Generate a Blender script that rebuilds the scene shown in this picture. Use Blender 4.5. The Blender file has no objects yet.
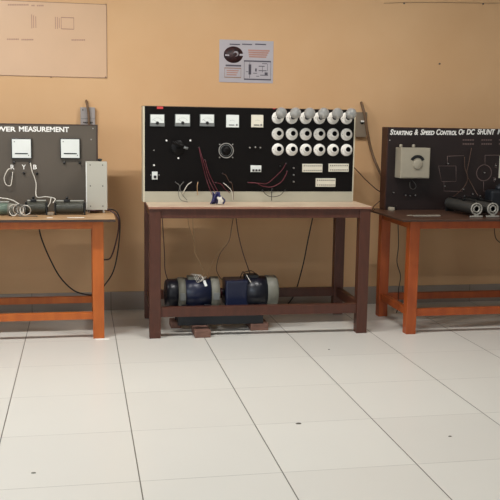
import bpy, bmesh, math, random
from mathutils import Vector, Matrix
random.seed(4)
S = bpy.context.scene
C = S.collection
PI = math.pi

# ------------------------------------------------------------------ camera
FPX, YAW, PITCH, ROLL = 872.356, 0.193599, 0.142562, 0.015798
CAM = Vector((-0.22735, -5.82538, 1.45376))
f0 = Vector((math.sin(YAW), math.cos(YAW), 0)); r0 = Vector((math.cos(YAW), -math.sin(YAW), 0)); u0 = Vector((0, 0, 1))
FW = f0*math.cos(PITCH) - u0*math.sin(PITCH); U1 = u0*math.cos(PITCH) + f0*math.sin(PITCH)
RT = r0*math.cos(ROLL) + U1*math.sin(ROLL); UP = U1*math.cos(ROLL) - r0*math.sin(ROLL)
cd = bpy.data.cameras.new('camera'); cam = bpy.data.objects.new('camera', cd); C.objects.link(cam)
m = Matrix((RT, UP, -FW)).transposed().to_4x4(); m.translation = CAM; cam.matrix_world = m
cd.sensor_width = 36; cd.lens = FPX/500*36; cd.clip_end = 100
S.camera = cam
def at(px, py, Y):
    d = FW + RT*((px-250)/FPX) - UP*((py-250)/FPX)
    return CAM + d*((Y-CAM.y)/d.y)
def atz(px, py, z):
    d = FW + RT*((px-250)/FPX) - UP*((py-250)/FPX)
    return CAM + d*((z-CAM.z)/d.z)

# ------------------------------------------------------------------ materials
def lin(c):
    return tuple(((v/255)/12.92 if v/255 <= .04045 else ((v/255+.055)/1.055)**2.4) for v in c) + (1,)
MATS = {}
def mat(name, rgb, rough=.5, metal=0, noise=0, scale=20, stretch=(1,1,1), rgb2=None, bump=0, spec=.5):
    M = bpy.data.materials.new(name); M.use_nodes = True
    N = M.node_tree.nodes; L = M.node_tree.links; b = N['Principled BSDF']
    b.inputs['Roughness'].default_value = rough; b.inputs['Metallic'].default_value = metal
    b.inputs['Specular IOR Level'].default_value = spec
    c1 = lin(rgb); c2 = lin(rgb2) if rgb2 else tuple(v*(1-noise) for v in c1[:3]) + (1,)
    tc = N.new('ShaderNodeTexCoord'); mp = N.new('ShaderNodeMapping'); mp.inputs['Scale'].default_value = stretch
    nz = N.new('ShaderNodeTexNoise'); nz.inputs['Scale'].default_value = scale; nz.inputs['Detail'].default_value = 5
    L.new(tc.outputs['Object'], mp.inputs[0]); L.new(mp.outputs[0], nz.inputs['Vector'])
    rp = N.new('ShaderNodeValToRGB'); rp.color_ramp.elements[0].position = .35; rp.color_ramp.elements[1].position = .65
    rp.color_ramp.elements[0].color = c2; rp.color_ramp.elements[1].color = c1
    L.new(nz.outputs['Fac'], rp.inputs[0]); L.new(rp.outputs[0], b.inputs['Base Color'])
    if bump:
        bp = N.new('ShaderNodeBump'); bp.inputs['Strength'].default_value = bump; bp.inputs['Distance'].default_value = .002
        L.new(nz.outputs['Fac'], bp.inputs['Height']); L.new(bp.outputs[0], b.inputs['Normal'])
    MATS[name] = M
    return M
mat('dark_red_wood', (80,42,28), .42, noise=.22, scale=14, stretch=(3,3,.6))
mat('orange_wood', (184,96,30), .45, rgb2=(170,84,24), scale=10, stretch=(2,2,.5))
mat('red_orange_wood', (164,78,28), .45, rgb2=(146,64,22), scale=10, stretch=(2,2,.5))
mat('cream_laminate', (206,186,160), .35, rgb2=(192,166,142), scale=5)
mat('worn_brown_top', (176,142,104), .5, rgb2=(150,116,80), scale=8, stretch=(.6,3,1))
mat('dark_brown_top', (82,56,42), .35, rgb2=(64,42,32), scale=8, stretch=(.6,3,1))
mat('dark_edge', (62,44,34), .5, noise=.2)
mat('pinkish_edge', (150,104,84), .5, noise=.2)
mat('black_face', (15,12,11), .4, noise=.15, scale=3, spec=.15)
mat('hole_black', (6,5,5), .9, noise=.1, spec=.05)  # shade inside the socket bores, put in as black colour
mat('resistor_black', (40,38,34), .5, noise=.3, scale=60, stretch=(8,1,1), bump=.5)
mat('grey_brown_face', (84,75,64), .5, noise=.1, scale=4)
mat('maroon_face', (30,17,15), .5, noise=.2, scale=4)
mat('maroon_case', (62,32,24), .5, noise=.25, scale=10)
mat('cream_case', (196,188,164), .5, noise=.08)
mat('base_strip', (172,167,148), .5, noise=.07, scale=6)
mat('meter_white', (216,219,214), .3, noise=.03)
mat('meter_cream', (214,208,190), .35, noise=.04)
mat('meter_grey', (110,112,110), .4, noise=.05)
mat('black_plastic', (18,18,18), .35, noise=.1)
mat('ceramic', (222,218,210), .3, noise=.04)
mat('socket_brass', (70,62,56), .5, .3, noise=.3)
mat('terminal_steel', (170,166,160), .35, .5, noise=.1)
mat('letter_white', (232,230,224), .5, noise=.02)
mat('box_grey', (178,175,162), .45, noise=.05, scale=4)
mat('box_edge', (220,220,214), .4, noise=.03)
mat('switch_grey', (158,150,146), .5, noise=.1, scale=8)
mat('switch_dark_grey', (134,120,102), .5, noise=.1, scale=8)
mat('blue_paint', (17,25,52), .35, noise=.25, scale=6)
mat('dark_blue_paint', (12,15,28), .35, noise=.2, scale=6)
mat('shield_grey', (116,114,102), .5, .0, noise=.2, scale=9)
mat('black_iron', (20,24,30), .5, noise=.2)
mat('block_wood', (124,90,76), .75, noise=.3, scale=20, stretch=(1,1,3))
mat('coupling_red', (74,22,28), .4, noise=.1)
mat('cable_black', (24,16,16), .45, noise=.1)
mat('cable_brown', (84,56,40), .5, noise=.2)
mat('cable_strap', (116,90,66), .6, noise=.2)
mat('cable_tan', (182,146,106), .55, noise=.1)
mat('cable_maroon', (60,24,24), .5, noise=.1)
mat('cable_red', (92,20,34), .5, noise=.1)
mat('cable_white', (206,200,188), .5, noise=.05)
mat('cable_grey', (100,98,92), .5, noise=.1)
mat('cable_blue', (36,34,88), .45, noise=.2, scale=40)
mat('resistor_green', (104,120,106), .4, noise=.15, scale=30)
mat('resistor_dark', (66,66,57), .45, noise=.3, scale=60, stretch=(8,1,1), bump=.5)
mat('resistor_bar', (170,170,160), .35, .3, noise=.1)
mat('paper_white', (240,238,230), .6, noise=.02)
mat('poster_paper', (178,172,176), .6, noise=.05, scale=6)
mat('poster_photo', (66,34,34), .5, rgb2=(30,20,22), scale=40)
mat('poster_ink', (84,78,88), .6, noise=.1)
mat('poster_text', (178,134,120), .6, noise=.1)
mat('chart_sheet', (212,176,142), .3, noise=.05, scale=3)
mat('chart_ink', (176,136,116), .6, noise=.1)
mat('sheet_line', (150,116,92), .6, noise=.1)
mat('red_sticker', (196,60,60), .5, noise=.1)
mat('dull_cream', (158,150,132), .45, noise=.05)
mat('dull_ring', (150,146,136), .45, noise=.1)
mat('diagram_line', (104,84,80), .6, noise=.15)
mat('dirt', (96,88,78), .8, noise=.3)
mat('window_paint', (220,216,205), .5, noise=.04)
mat('hidden_wall_paint', (150,146,138), .8, noise=.03, scale=2)  # unseen walls, greyed to cut warm bounce light
mat('ceiling_paint', (168,166,160), .8, noise=.03, scale=2)  # unseen ceiling, darkened to cut bounce light
wm = mat('wall_paint', (213,173,129), .8, rgb2=(208,166,121), scale=1.6, bump=.05)
# clear bulb glass
G = bpy.data.materials.new('bulb_glass'); G.use_nodes = True; N = G.node_tree.nodes; L = G.node_tree.links
N.remove(N['Principled BSDF']); tr = N.new('ShaderNodeBsdfTransparent'); tr.inputs[0].default_value = (.72,.72,.70,1)
gl = N.new('ShaderNodeBsdfGlossy'); gl.inputs['Roughness'].default_value = .12; gl.inputs[0].default_value = (.9,.9,.9,1)
df = N.new('ShaderNodeBsdfDiffuse'); df.inputs[0].default_value = (.5,.5,.48,1)
lw = N.new('ShaderNodeLayerWeight'); lw.inputs[0].default_value = .35
m1 = N.new('ShaderNodeMixShader'); m2 = N.new('ShaderNodeMixShader'); m2.inputs[0].default_value = .38
L.new(lw.outputs['Facing'], m1.inputs[0]); L.new(tr.outputs[0], m1.inputs[1]); L.new(gl.outputs[0], m1.inputs[2])
L.new(m1.outputs[0], m2.inputs[1]); L.new(df.outputs[0], m2.inputs[2]); L.new(m2.outputs[0], N['Material Output'].inputs[0])
MATS['bulb_glass'] = G

def tile_mat(name, base, var, grout, vert, rough, gw=.0024, row_fade=.45, zline=True):
    """square 0.6 m glazed tiles, joints from world position"""
    M = bpy.data.materials.new(name); M.use_nodes = True
    N = M.node_tree.nodes; L = M.node_tree.links; b = N['Principled BSDF']
    g = N.new('ShaderNodeNewGeometry'); sp = N.new('ShaderNodeSeparateXYZ'); L.new(g.outputs['Position'], sp.inputs[0])
    def mth(op, a, bb=None):
        n = N.new('ShaderNodeMath'); n.operation = op
        for i, v in enumerate((a, bb)):
            if v is None: continue
            if isinstance(v, (int, float)): n.inputs[i].default_value = v
            else: L.new(v, n.inputs[i])
        return n.outputs[0]
    def joint(c, w):
        q = mth('DIVIDE', c, .6); fr = mth('SUBTRACT', q, mth('ROUND', q)); return mth('LESS_THAN', mth('ABSOLUTE', fr), w/.6)
    jx = joint(sp.outputs['X'], gw)
    tx = mth('FLOOR', mth('DIVIDE', sp.outputs['X'], .6)); ty = mth('FLOOR', mth('DIVIDE', sp.outputs['Y'], .6))
    cb = N.new('ShaderNodeCombineXYZ'); L.new(tx, cb.inputs[0]); L.new(ty, cb.inputs[1])
    wn = N.new('ShaderNodeTexWhiteNoise'); wn.noise_dimensions = '2D'; L.new(cb.outputs[0], wn.inputs['Vector'])
    nz = N.new('ShaderNodeTexNoise'); nz.inputs['Scale'].default_value = 2.5; nz.inputs['Detail'].default_value = 6; L.new(g.outputs['Position'], nz.inputs['Vector'])
    f = mth('ADD', mth('MULTIPLY', wn.outputs['Value'], .6), mth('MULTIPLY', nz.outputs['Fac'], .4))
    mx = N.new('ShaderNodeMix'); mx.data_type = 'RGBA'; mx.inputs['A'].default_value = lin(base); mx.inputs['B'].default_value = lin(var)
    L.new(f, mx.inputs['Factor'])
    m2 = N.new('ShaderNodeMix'); m2.data_type = 'RGBA'; L.new(mx.outputs['Result'], m2.inputs['A']); m2.inputs['B'].default_value = lin(grout)
    if vert:
        L.new(jx, m2.inputs['Factor'])
    else:
        jy = joint(sp.outputs['Y'], gw*.9)
        n2 = N.new('ShaderNodeTexNoise'); n2.inputs['Scale'].default_value = 1.7; L.new(g.outputs['Position'], n2.inputs['Vector'])
        yy = mth('MULTIPLY', jy, mth('MULTIPLY', n2.outputs['Fac'], row_fade*1.6))
        L.new(mth('MAXIMUM', mth('MULTIPLY', jx, .95), yy), m2.inputs['Factor'])
    L.new(m2.outputs['Result'], b.inputs['Base Color']); b.inputs['Roughness'].default_value = rough
    MATS[name] = M
tile_mat('floor_tile', (218,216,208), (210,207,199), (84,80,74), False, .28)
tile_mat('skirting_tile', (150,138,126), (142,130,118), (70,62,56), True, .3, gw=.002)

# ------------------------------------------------------------------ mesh helpers
class MB:
    def __init__(s): s.bm = bmesh.new(); s.mats = []
    def mi(s, m):
        if m not in s.mats: s.mats.append(m)
        return s.mats.index(m)
    def _fin(s, faces, m, smooth=False):
        k = s.mi(m)
        for f in faces: f.material_index = k; f.smooth = smooth
    def box(s, x0, x1, y0, y1, z0, z1, m, bev=0):
        b = bmesh.new(); bmesh.ops.create_cube(b, size=1)
        for v in b.verts: v.co = Vector(((x0+x1)/2+v.co.x*(x1-x0), (y0+y1)/2+v.co.y*(y1-y0), (z0+z1)/2+v.co.z*(z1-z0)))
        if bev: bmesh.ops.bevel(b, geom=b.edges[:], offset=bev, segments=2, profile=.5, affect='EDGES')
        s.merge(b, m); return s
    def merge(s, b, m, smooth=False, mtx=None):
        if mtx: bmesh.ops.transform(b, matrix=mtx, verts=b.verts)
        mp = {v: s.bm.verts.new(v.co) for v in b.verts}
        fs = []
        for f in b.faces:
            try: fs.append(s.bm.faces.new([mp[v] for v in f.verts]))
            except ValueError: pass
        s._fin(fs, m, smooth); b.free()
    def lathe(s, prof, m, mtx=None, n=28, smooth=True):
        """prof: list of (r, h) around local Z"""
        b = bmesh.new(); rings = []
        for r, h in prof:
            if r < 1e-6: rings.append([b.verts.new((0, 0, h))])
            else: rings.append([b.verts.new((r*math.cos(2*PI*i/n), r*math.sin(2*PI*i/n), h)) for i in range(n)])
        for a, c in zip(rings, rings[1:]):
            for i in range(n):
                j = (i+1) % n
                if len(a) == 1 and len(c) == 1: continue
                if len(a) == 1: b.faces.new((a[0], c[j], c[i]))
                elif len(c) == 1: b.faces.new((a[i], a[j], c[0]))
                else: b.faces.new((a[i], a[j], c[j], c[i]))
        if len(rings[0]) > 1 : b.faces.new(rings[0][::-1])
        if len(rings[-1]) > 1 : b.faces.new(rings[-1])
        bmesh.ops.recalc_face_normals(b, faces=b.faces[:])
        s.merge(b, m, smooth, mtx)
        return s
    def cyl(s, p, q, r, m, n=16, smooth=True):
        p = Vector(p); q = Vector(q); d = q-p
        mt = Matrix.Translation(p) @ d.to_track_quat('Z', 'Y').to_matrix().to_4x4()
        c = min(r*.15, d.length*.2)
        return s.lathe([(r-c, 0), (r, c), (r, d.length-c), (r-c, d.length)], m, mt, n, smooth)
    def tube(s, pts, r, m, n=7, sub=8, smooth_path=True):
        pts = [Vector(p) for p in pts]
        if smooth_path and len(pts) > 2:
            P = [pts[0]*2-pts[1]] + pts + [pts[-1]*2-pts[-2]]; o = []
            for i in range(1, len(P)-2):
                for k in range(sub):
                    t = k/sub; a, b_, c, d = P[i-1:i+3]
                    o.append(.5*((2*b_)+(c-a)*t+(2*a-5*b_+4*c-d)*t*t+(3*b_-a-3*c+d)*t**3))
            pts = o + [pts[-1]]
        b = bmesh.new(); rings = []; up = Vector((.31, .2, .93)).normalized()
        for i, p in enumerate(pts):
            d = (pts[min(i+1, len(pts)-1)]-pts[max(i-1, 0)]).normalized()
            x = d.cross(up)
            if x.length < .05: x = d.cross(Vector((1, 0, 0)))
            x.normalize(); y = d.cross(x).normalized(); up = -y if (-y).dot(up) > 0 else y
            x = d.cross(up).normalized(); y = up
            rings.append([b.verts.new(p + x*r*math.cos(2*PI*k/n) + y*r*math.sin(2*PI*k/n)) for k in range(n)])
        for a, c in zip(rings, rings[1:]):
            for k in range(n): b.faces.new((a[k], a[(k+1) % n], c[(k+1) % n], c[k]))
        b.faces.new(rings[0][::-1]); b.faces.new(rings[-1])
        bmesh.ops.recalc_face_normals(b, faces=b.faces[:])
        s.merge(b, m, True); return s
    def build(s, name, parent=None, origin=None):
        me = bpy.data.meshes.new(name)
        if origin is not None: bmesh.ops.translate(s.bm, vec=-Vector(origin), verts=s.bm.verts)
        s.bm.to_mesh(me); s.bm.free()
        for m in s.mats: me.materials.append(MATS[m])
        o = bpy.data.objects.new(name, me); C.objects.link(o)
        if origin is not None: o.location = origin
        if parent: o.parent = parent
        return o
def tag(o, label, cat, group=None):
    o['label'] = label; o['category'] = cat
    if group: o['group'] = group
    return o
def thing(name, label, cat, loc=(0,0,0), group=None, rz=0):
    o = bpy.data.objects.new(name, None); C.objects.link(o); o.location = loc; o.rotation_euler = (0, 0, rz); o.empty_display_size = .1
    return tag(o, label, cat, group)
def struct(mb, name, parent=None):
    o = mb.build(name, parent); o['kind'] = 'structure'; return o
def P(mb, name, root):
    """part built in world coordinates under a root with only a translation"""
    o = mb.build(name, root)
    r = root; off = Vector((0, 0, 0))
    while r is not None: off += r.location; r = r.parent
    o.location = -off
    return o
def dot(mb, p, r, depth, m, n=20, ry=None):
    """disc facing the room on a vertical face at p"""
    mt = Matrix.Translation(Vector(p)) @ Matrix.Rotation(PI/2, 4, 'X')
    c = min(r, depth)*.2
    mb.lathe([(r, 0), (r, depth-c), (r-c, depth), (0, depth)], m, mt, n)
    return mb
def ring(mb, p, r, w, m, n=36, t=.0015):
    mt = Matrix.Translation(Vector(p)) @ Matrix.Rotation(PI/2, 4, 'X')
    b = bmesh.new(); A = []
    for rr, h in ((r-w, 0), (r-w, t), (r, t), (r, 0)):
        A.append([b.verts.new((rr*math.cos(2*PI*i/n), rr*math.sin(2*PI*i/n), h)) for i in range(n)])
    for k in range(4):
        a, c = A[k], A[(k+1) % 4]
        for i in range(n): b.faces.new((a[i], a[(i+1) % n], c[(i+1) % n], c[i]))
    bmesh.ops.recalc_face_normals(b, faces=b.faces[:])
    mb.merge(b, m, False, mt); return mb
def text_part(words, Y, root, m, slant=0, bold=.02, extr=.0015, name='lettering'):
    """words: (string, x0px, x1px, ytop px, ybottom px) raised on the face at depth Y"""
    for s, xa, xb, ya, yb in words:
        cu = bpy.data.curves.new('t', 'FONT'); cu.body = s; cu.size = 1; cu.offset = bold; cu.extrude = .01; cu.shear = slant
        low = any(ch.islower() for ch in s)
        if low:
            cu.small_caps_scale = .74
            for i, ch in enumerate(s):
                if ch.islower(): cu.body_format[i].use_small_caps = True
        ob = bpy.data.objects.new('t', cu); C.objects.link(ob)
        bpy.context.view_layer.update()
        dg = bpy.context.evaluated_depsgraph_get()
        me = bpy.data.meshes.new_from_object(ob.evaluated_get(dg))
        bpy.data.objects.remove(ob)
        b = bmesh.new(); b.from_mesh(me); bpy.data.meshes.remove(me)
        xs = [v.co.x for v in b.verts]; ys = [v.co.y for v in b.verts]
        x0, x1, y0, y1 = min(xs), max(xs), min(ys), max(ys)
        A = at(xa, yb, Y); B = at(xb, ya, Y)
        for v in b.verts:
            v.co = Vector((A.x+(v.co.x-x0)/(x1-x0)*(B.x-A.x), Y-extr*(1 if v.co.z > 0 else 0), A.z+(v.co.y-y0)/(y1-y0)*(at((xa+xb)/2, ya, Y).z-at((xa+xb)/2, yb, Y).z)))
        mb = MB(); mb.merge(b, m); P(mb, name, root)
def cable(label, pts, r, m, name='cable', cat='cable', group=None, z=None):
    mb = MB(); mb.tube([at(*p) if len(p) == 3 else Vector(p[:3]) for p in pts], r, m)
    o = mb.build(name, None, at(*pts[0]) if len(pts[0]) == 3 else Vector(pts[0][:3]))
    return tag(o, label, cat, group)

# ------------------------------------------------------------------ room
WY = .956                                  # back wall
X0, X1, Y0, ZC = -3.4, 5.6, -8.6, 3.1
struct(MB().box(X0-.1, X1+.1, Y0-.1, WY+.1, -.1, 0, 'floor_tile'), 'floor')
struct(MB().box(X0-.1, X1+.1, Y0-.1, WY+.1, ZC, ZC+.1, 'ceiling_paint'), 'ceiling')
struct(MB().box(X0-.1, X1+.1, WY, WY+.12, 0, ZC, 'wall_paint'), 'wall_back')
struct(MB().box(X1, X1+.1, Y0, WY, 0, ZC, 'hidden_wall_paint'), 'wall_right')
struct(MB().box(X0, X1, WY-.01, WY, 0, .145, 'skirting_tile'), 'baseboard_back')
def wall_open(name, axis, c, a0, a1, wins):
    mb = MB()
    def bx(u0, u1, z0, z1):
        if u1-u0 < .001: return
        if axis == 'x': mb.box(c-.1, c, u0, u1, z0, z1, 'hidden_wall_paint')
        else: mb.box(u0, u1, c-.1, c, z0, z1, 'hidden_wall_paint')
    last = a0
    for w0, w1, z0, z1 in wins:
        bx(last, w0, 0, ZC); bx(w0, w1, 0, z0); bx(w0, w1, z1, ZC); last = w1
    bx(last, a1, 0, ZC)
    struct(mb, name)
lw_ = [(-7.4, -5.4, .95, 2.5), (-4.4, -2.4, .95, 2.5)]
bw_ = [(-2.9, -.7, 1.1, 2.6), (4.35, 5.35, .0, 2.2)]
wall_open('wall_left', 'x', X0, Y0, WY, lw_)
wall_open('wall_front', 'y', Y0, X0, X1, bw_)
k = 0
for ws, ax, c in ((lw_, 'x', X0), (bw_, 'y', Y0)):
    for w0, w1, z0, z1 in ws:
        k += 1; mb = MB()
        def bb(u0, u1, a, b_):
            if ax == 'x': mb.box(c-.07, c-.02, u0, u1, a, b_, 'window_paint')
            else: mb.box(u0, u1, c-.07, c-.02, a, b_, 'window_paint')
        bb(w0, w0+.05, z0, z1); bb(w1-.05, w1, z0, z1); bb(w0, w1, z0, z0+.05); bb(w0, w1, z1-.05, z1)
        bb((w0+w1)/2-.02, (w0+w1)/2+.02, z0, z1)
        struct(mb, 'window_%d' % k)  # unseen windows, invented to supply light

# ------------------------------------------------------------------ benches
def bench(label, x0, x1, yf, ov, depth, ztop, thick, apb, lw, legx, st, wood, top, edge, rz=0, group='wooden laboratory benches'):
    """x0..x1 tabletop, yf leg front plane, depth leg front to rear face, legx=(outer left, outer right)"""
    root = thing('laboratory_bench', label, 'table', (x0, yf, 0), None, rz)
    def B(*a, **k): return MB().box(*a, **k)
    W = x1-x0; la, lb = legx[0]-x0, legx[1]-x0
    t = MB().box(0, W, -ov, depth+.05, ztop-.004, ztop, top, bev=.001)
    o = t.build('tabletop', root)
    MB().box(0, W, -ov, depth+.05, ztop-thick, ztop-.004, edge, bev=.002).build('tabletop_edging', root)
    zt = ztop-thick
    for lx in (la, lb-lw):
        for ly in (0, depth-lw):
            MB().box(lx, lx+lw, ly, ly+lw, 0, zt, wood, bev=.003).build('leg', root)
    e = .008
    for ly in (e, depth-lw+.02):
        MB().box(la+lw, lb-lw, ly, ly+.028, apb, zt, wood, bev=.002).build('apron', root)
    for lx in (la+e, lb-lw+.03):
        MB().box(lx, lx+.028, lw, depth-lw, apb, zt, wood, bev=.002).build('apron', root)
    for ly in (.012, depth-lw+.012):
        MB().box(la+lw, lb-lw, ly, ly+.04, st[0], st[1], wood, bev=.002).build('stretcher', root)
    for lx in (la+.015, lb-lw+.02):
        MB().box(lx, lx+.04, lw, depth-lw, st[0], st[1], wood, bev=.002).build('stretcher', root)
    return root
bC = bench('tall dark red-brown wooden bench with cream top, middle of the three benches', .219, 1.765, -.008, .012, .70, .905, .018, .823, .076, (.226, 1.762), (.144, .212),
      'dark_red_wood', 'cream_laminate', 'pinkish_edge', rz=-.02)
bL = bench('orange-brown wooden bench at left with worn brown top and grey box on it', -1.62, 0.0, .04, .085, .63, .826, .020, .75, .075, (-1.54, -.076), (.132, .18),
      'orange_wood', 'worn_brown_top', 'dark_edge')
bR = bench('red-orange wooden bench at right with dark brown top and white-faced dial box', 1.928, 3.56, -.115, .12, .66, .83, .014, .752, .073, (2.028, 3.48), (.127, .178),
      'red_orange_wood', 'dark_brown_top', 'dark_edge')

# ------------------------------------------------------------------ centre control panel
YF = .315
pc = thing('control_panel', 'wide black control panel with three rows of lamp holders, on the middle bench', 'control panel', (.98, YF, .905))
xl, xr, zt, zb = .207, 1.742, 1.569, .905
mb = MB()
mb.box(xl, xl+.011, YF, YF+.15, zb, zt, 'cream_case'); mb.box(xr-.009, xr, YF, YF+.15, zb, zt, 'cream_case')
mb.box(xl, xr, YF, YF+.15, zt, zt+.004, 'dark_edge'); mb.box(xl, xr, YF+.14, YF+.15, zb, zt, 'cream_case')
P(mb, 'case', pc)
P(MB().box(xl+.011, xr-.009, YF, YF+.012, .98, zt, 'black_face'), 'face_plate', pc)
P(MB().box(xl+.011, xr-.009, YF-.002, YF+.012, zb+.001, .9795, 'base_strip'), 'base_panel', pc)
def face_box(mb, xa, xb, ya, yb, m, d=.01, Y=YF, bev=.001, y_in=0):
    A = at(xa, yb, Y); B = at(xb, ya, Y)
    mb.box(A.x, B.x, Y-d-y_in, Y-y_in, A.z, B.z, m, bev=bev); return mb
# moving-iron meters
for x0, x1 in ((149.9, 164.5), (174.8, 190), (199.6, 214.2)):
    f = P(face_box(MB(), x0, x1, 114.3, 126.2, 'meter_grey', .014), 'panel_meter', pc)
    mb = face_box(MB(), x0+.6, x1-.6, 114.8, 122.8, 'meter_white', .002, y_in=.0145)
    c = at((x0+x1)/2, 122.6, YF)
    for a in range(-60, 61, 12):
        r1, r2 = .034, .04
        s, cc = math.sin(math.radians(a)), math.cos(math.radians(a))
        mb.tube([(c.x+r1*s, YF-.017, c.z+r1*cc*.9), (c.x+r2*s, YF-.017, c.z+r2*cc*.9)], .0008, 'meter_grey', n=4)
    g = P(mb, 'dial_face', f); g.location = (0, 0, 0)
    mb = MB(); mt = Matrix.Translation((c.x, YF-.0165, c.z-.002)) @ Matrix.Rotation(PI/2, 4, 'X')
    mb.lathe([(.011, 0), (.011, .003), (0, .003)], 'black_plastic', mt, 16)
    mb.tube([(c.x, YF-.018, c.z), (c.x-.026, YF-.018, c.z+.02)], .0007, 'black_plastic', n=4)
    g = P(mb, 'pointer', f); g.location = (0, 0, 0)
for x0, x1, mm in ((226, 238.7, 'meter_white'), (251, 263, 'meter_cream')):
    f = P(face_box(MB(), x0, x1, 115, 127.2, mm, .014), 'panel_meter', pc)
    mb = face_box(MB(), x0+2.5, x0+8, 124.6, 125.4, 'black_plastic', .001, y_in=.0145, bev=0)
    c = at(x1-2.3, 124.9, YF); dot(mb, (c.x, YF-.0142, c.z), .007, .003, 'meter_grey')
    c = at(x0+6, 121, YF); mb.tube([(c.x-.02, YF-.015, c.z), (c.x, YF-.015, c.z+.006), (c.x+.02, YF-.015, c.z)], .0007, 'meter_grey', n=4)
    g = P(mb, 'scale_mark', f); g.location = (0, 0, 0)
# rotary selector with lever
c = at(178.4, 147.5, YF)
f = P(dot(MB(), (c.x, YF, c.z), .050, .006, 'black_face', 32), 'rotary_switch', pc)
mb = MB(); a = at(172, 142, YF); b = at(186, 147.5, YF)
mb.tube([(a.x, YF-.04, a.z), (c.x, YF-.042, c.z+.022), (b.x, YF-.04, b.z)], .010, 'black_face', n=12)
mb.cyl((c.x, YF-.008, c.z+.01), (c.x, YF-.04, c.z+.015), .014, 'black_face')
mb.tube([(b.x-.02, YF-.043, b.z+.004), (b.x+.008, YF-.043, b.z-.006)], .0095, 'meter_grey', n=12)
g = P(mb, 'switch_lever', f); g.location = (0, 0, 0)
for x, y in ((166.5, 140.5), (190.3, 140.5), (178.4, 158.2), (154, 165.2)):
    c = at(x, y, YF); P(dot(MB(), (c.x, YF, c.z), .0065, .006, 'letter_white', 12), 'screw', pc)
for x, y in ((154, 150.3), (151, 175), (159, 175)):
    c = at(x, y, YF); P(dot(MB(), (c.x, YF, c.z), .004, .004, 'terminal_steel', 12), 'screw', pc)
# small toggle and triple switch
f = P(face_box(MB(), 151.9, 157.4, 171.6, 179.4, 'meter_white', .012), 'toggle_switch', pc)
g = P(face_box(MB(), 153.6, 156, 175.4, 178, 'black_plastic', .012, y_in=.012), 'toggle', f); g.location = (0, 0, 0)
f = P(face_box(MB(), 250.4, 261, 165.4, 171.9, 'meter_white', .012), 'switch_block', pc)
for q in range(3):
    g = P(face_box(MB(), 252+q*3, 254+q*3, 169.2, 171, 'black_plastic', .008, y_in=.012), 'toggle', f); g.location = (0, 0, 0)
# ring dial
c = at(226, 150.5, YF)
mb = dot(MB(), (c.x, YF, c.z), .05, .004, 'black_face', 32); f = P(mb, 'dial_knob', pc)
mb = MB(); ring(mb, (c.x, YF-.004, c.z), .054, .006, 'terminal_steel', t=.008); ring(mb, (c.x, YF-.004, c.z), .040, .003, 'meter_grey', t=.004)
g = P(mb, 'dial_ring', f); g.location = (0, 0, 0)
mb = MB(); mb.lathe([(.028, 0), (.026, .02), (.022, .024), (0, .024)], 'black_face', Matrix.Translation((c.x, YF-.004, c.z)) @ Matrix.Rotation(PI/2, 4, 'X'), 24)
g = P(mb, 'knob', f); g.location = (0, 0, 0)
for x, y in ((219.6, 144.4), (232.6, 144.4), (219.6, 157.4), (232.6, 157.4)):
    c = at(x, y, YF); P(dot(MB(), (c.x, YF, c.z), .005, .006, 'terminal_steel', 12), 'screw', pc)
def terminal(x, y, mm='terminal_steel', r=.007, root=pc, Y=YF):
    c = at(x, y, Y); mb = MB()
    dot(mb, (c.x, Y, c.z), r, .01, 'black_plastic', 12); dot(mb, (c.x, Y-.01, c.z), r*.7, .012, mm, 12)
    return P(mb, 'terminal', root)
for x, y in ((249.5, 147.6), (255, 147.2), (260, 147.6), (293.3, 168), (293.3, 174.8), (293.3, 181.6)): terminal(x, y)
TC = [(175.5, 182), (183.5, 182), (191.5, 182), (198, 182), (199, 147.5), (205, 160), (215.5, 182.5), (222.5, 173.5), (223.5, 183), (230.5, 182), (248, 182.5), (286, 163.5), (287, 171), (280, 166), (262.5, 190), (272, 189), (285, 190)]
for x, y in TC: terminal(x, y, 'black_plastic', .0055)
# lamp holders
hx = [277.6, 291.6, 305.5, 319.2, 332.8, 346.3]; hy = [117.7, 133.9, 149.5]
for j, y in enumerate(hy):
    for i, x in enumerate(hx):
        c = at(x, y+(i*.12), YF); mb = MB()
        mt = Matrix.Translation((c.x, YF, c.z)) @ Matrix.Rotation(PI/2, 4, 'X')
        mb.lathe([(.0435, 0), (.0435, .008), (.040, .012), (.03, .014), (0, .014)], 'ceramic', mt, 32)
        mt = Matrix.Translation((c.x+.004, YF-.01, c.z+.0055)) @ Matrix.Rotation(PI/2, 4, 'X')
        mb.lathe([(.027, 0), (.025, .022), (.0235, .024), (.0165, .024), (.016, .008), (0, .008)], 'ceramic', mt, 28)
        f = P(mb, 'lamp_holder', pc)
        mb = MB(); mb.lathe([(.0175, .0235), (.0175, .0255), (.0145, .0255), (.0145, .012), (0, .012)], 'hole_black', mt, 20)
        g = P(mb, 'lamp_socket', f); g.location = (0, 0, 0)
        mb = MB(); dot(mb, (c.x-.032, YF-.0115, c.z), .003, .004, 'meter_grey', 8); g = P(mb, 'screw', f); g.location = (0, 0, 0)
# connector strips
for x0, x1, y0, y1 in ((302, 322, 163.9, 172), (328.2, 348.2, 163.7, 171.6), (315.4, 335, 178.3, 186.6)):
    mb = face_box(MB(), x0, x1, y0, y1, 'meter_cream', .016); f = P(mb, 'connector_strip', pc)
    mb = MB()
    for q in range(9):
        for yy in (y0+1.8, y1-1.8):
            c = at(x0+1.7+q*(x1-x0-3.4)/8, yy, YF); dot(mb, (c.x, YF-.0155, c.z), .0042, .004, 'socket_brass', 8)
    g = P(mb, 'terminal_screws', f); g.location = (0, 0, 0)
P(face_box(MB(), 157, 163, 106.6, 108.8, 'red_sticker', .0012, bev=0), 'red_sticker', pc)
P(face_box(MB(), 273, 275.6, 108.2, 109, 'red_sticker', .0012, bev=0), 'red_sticker', pc)

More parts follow.
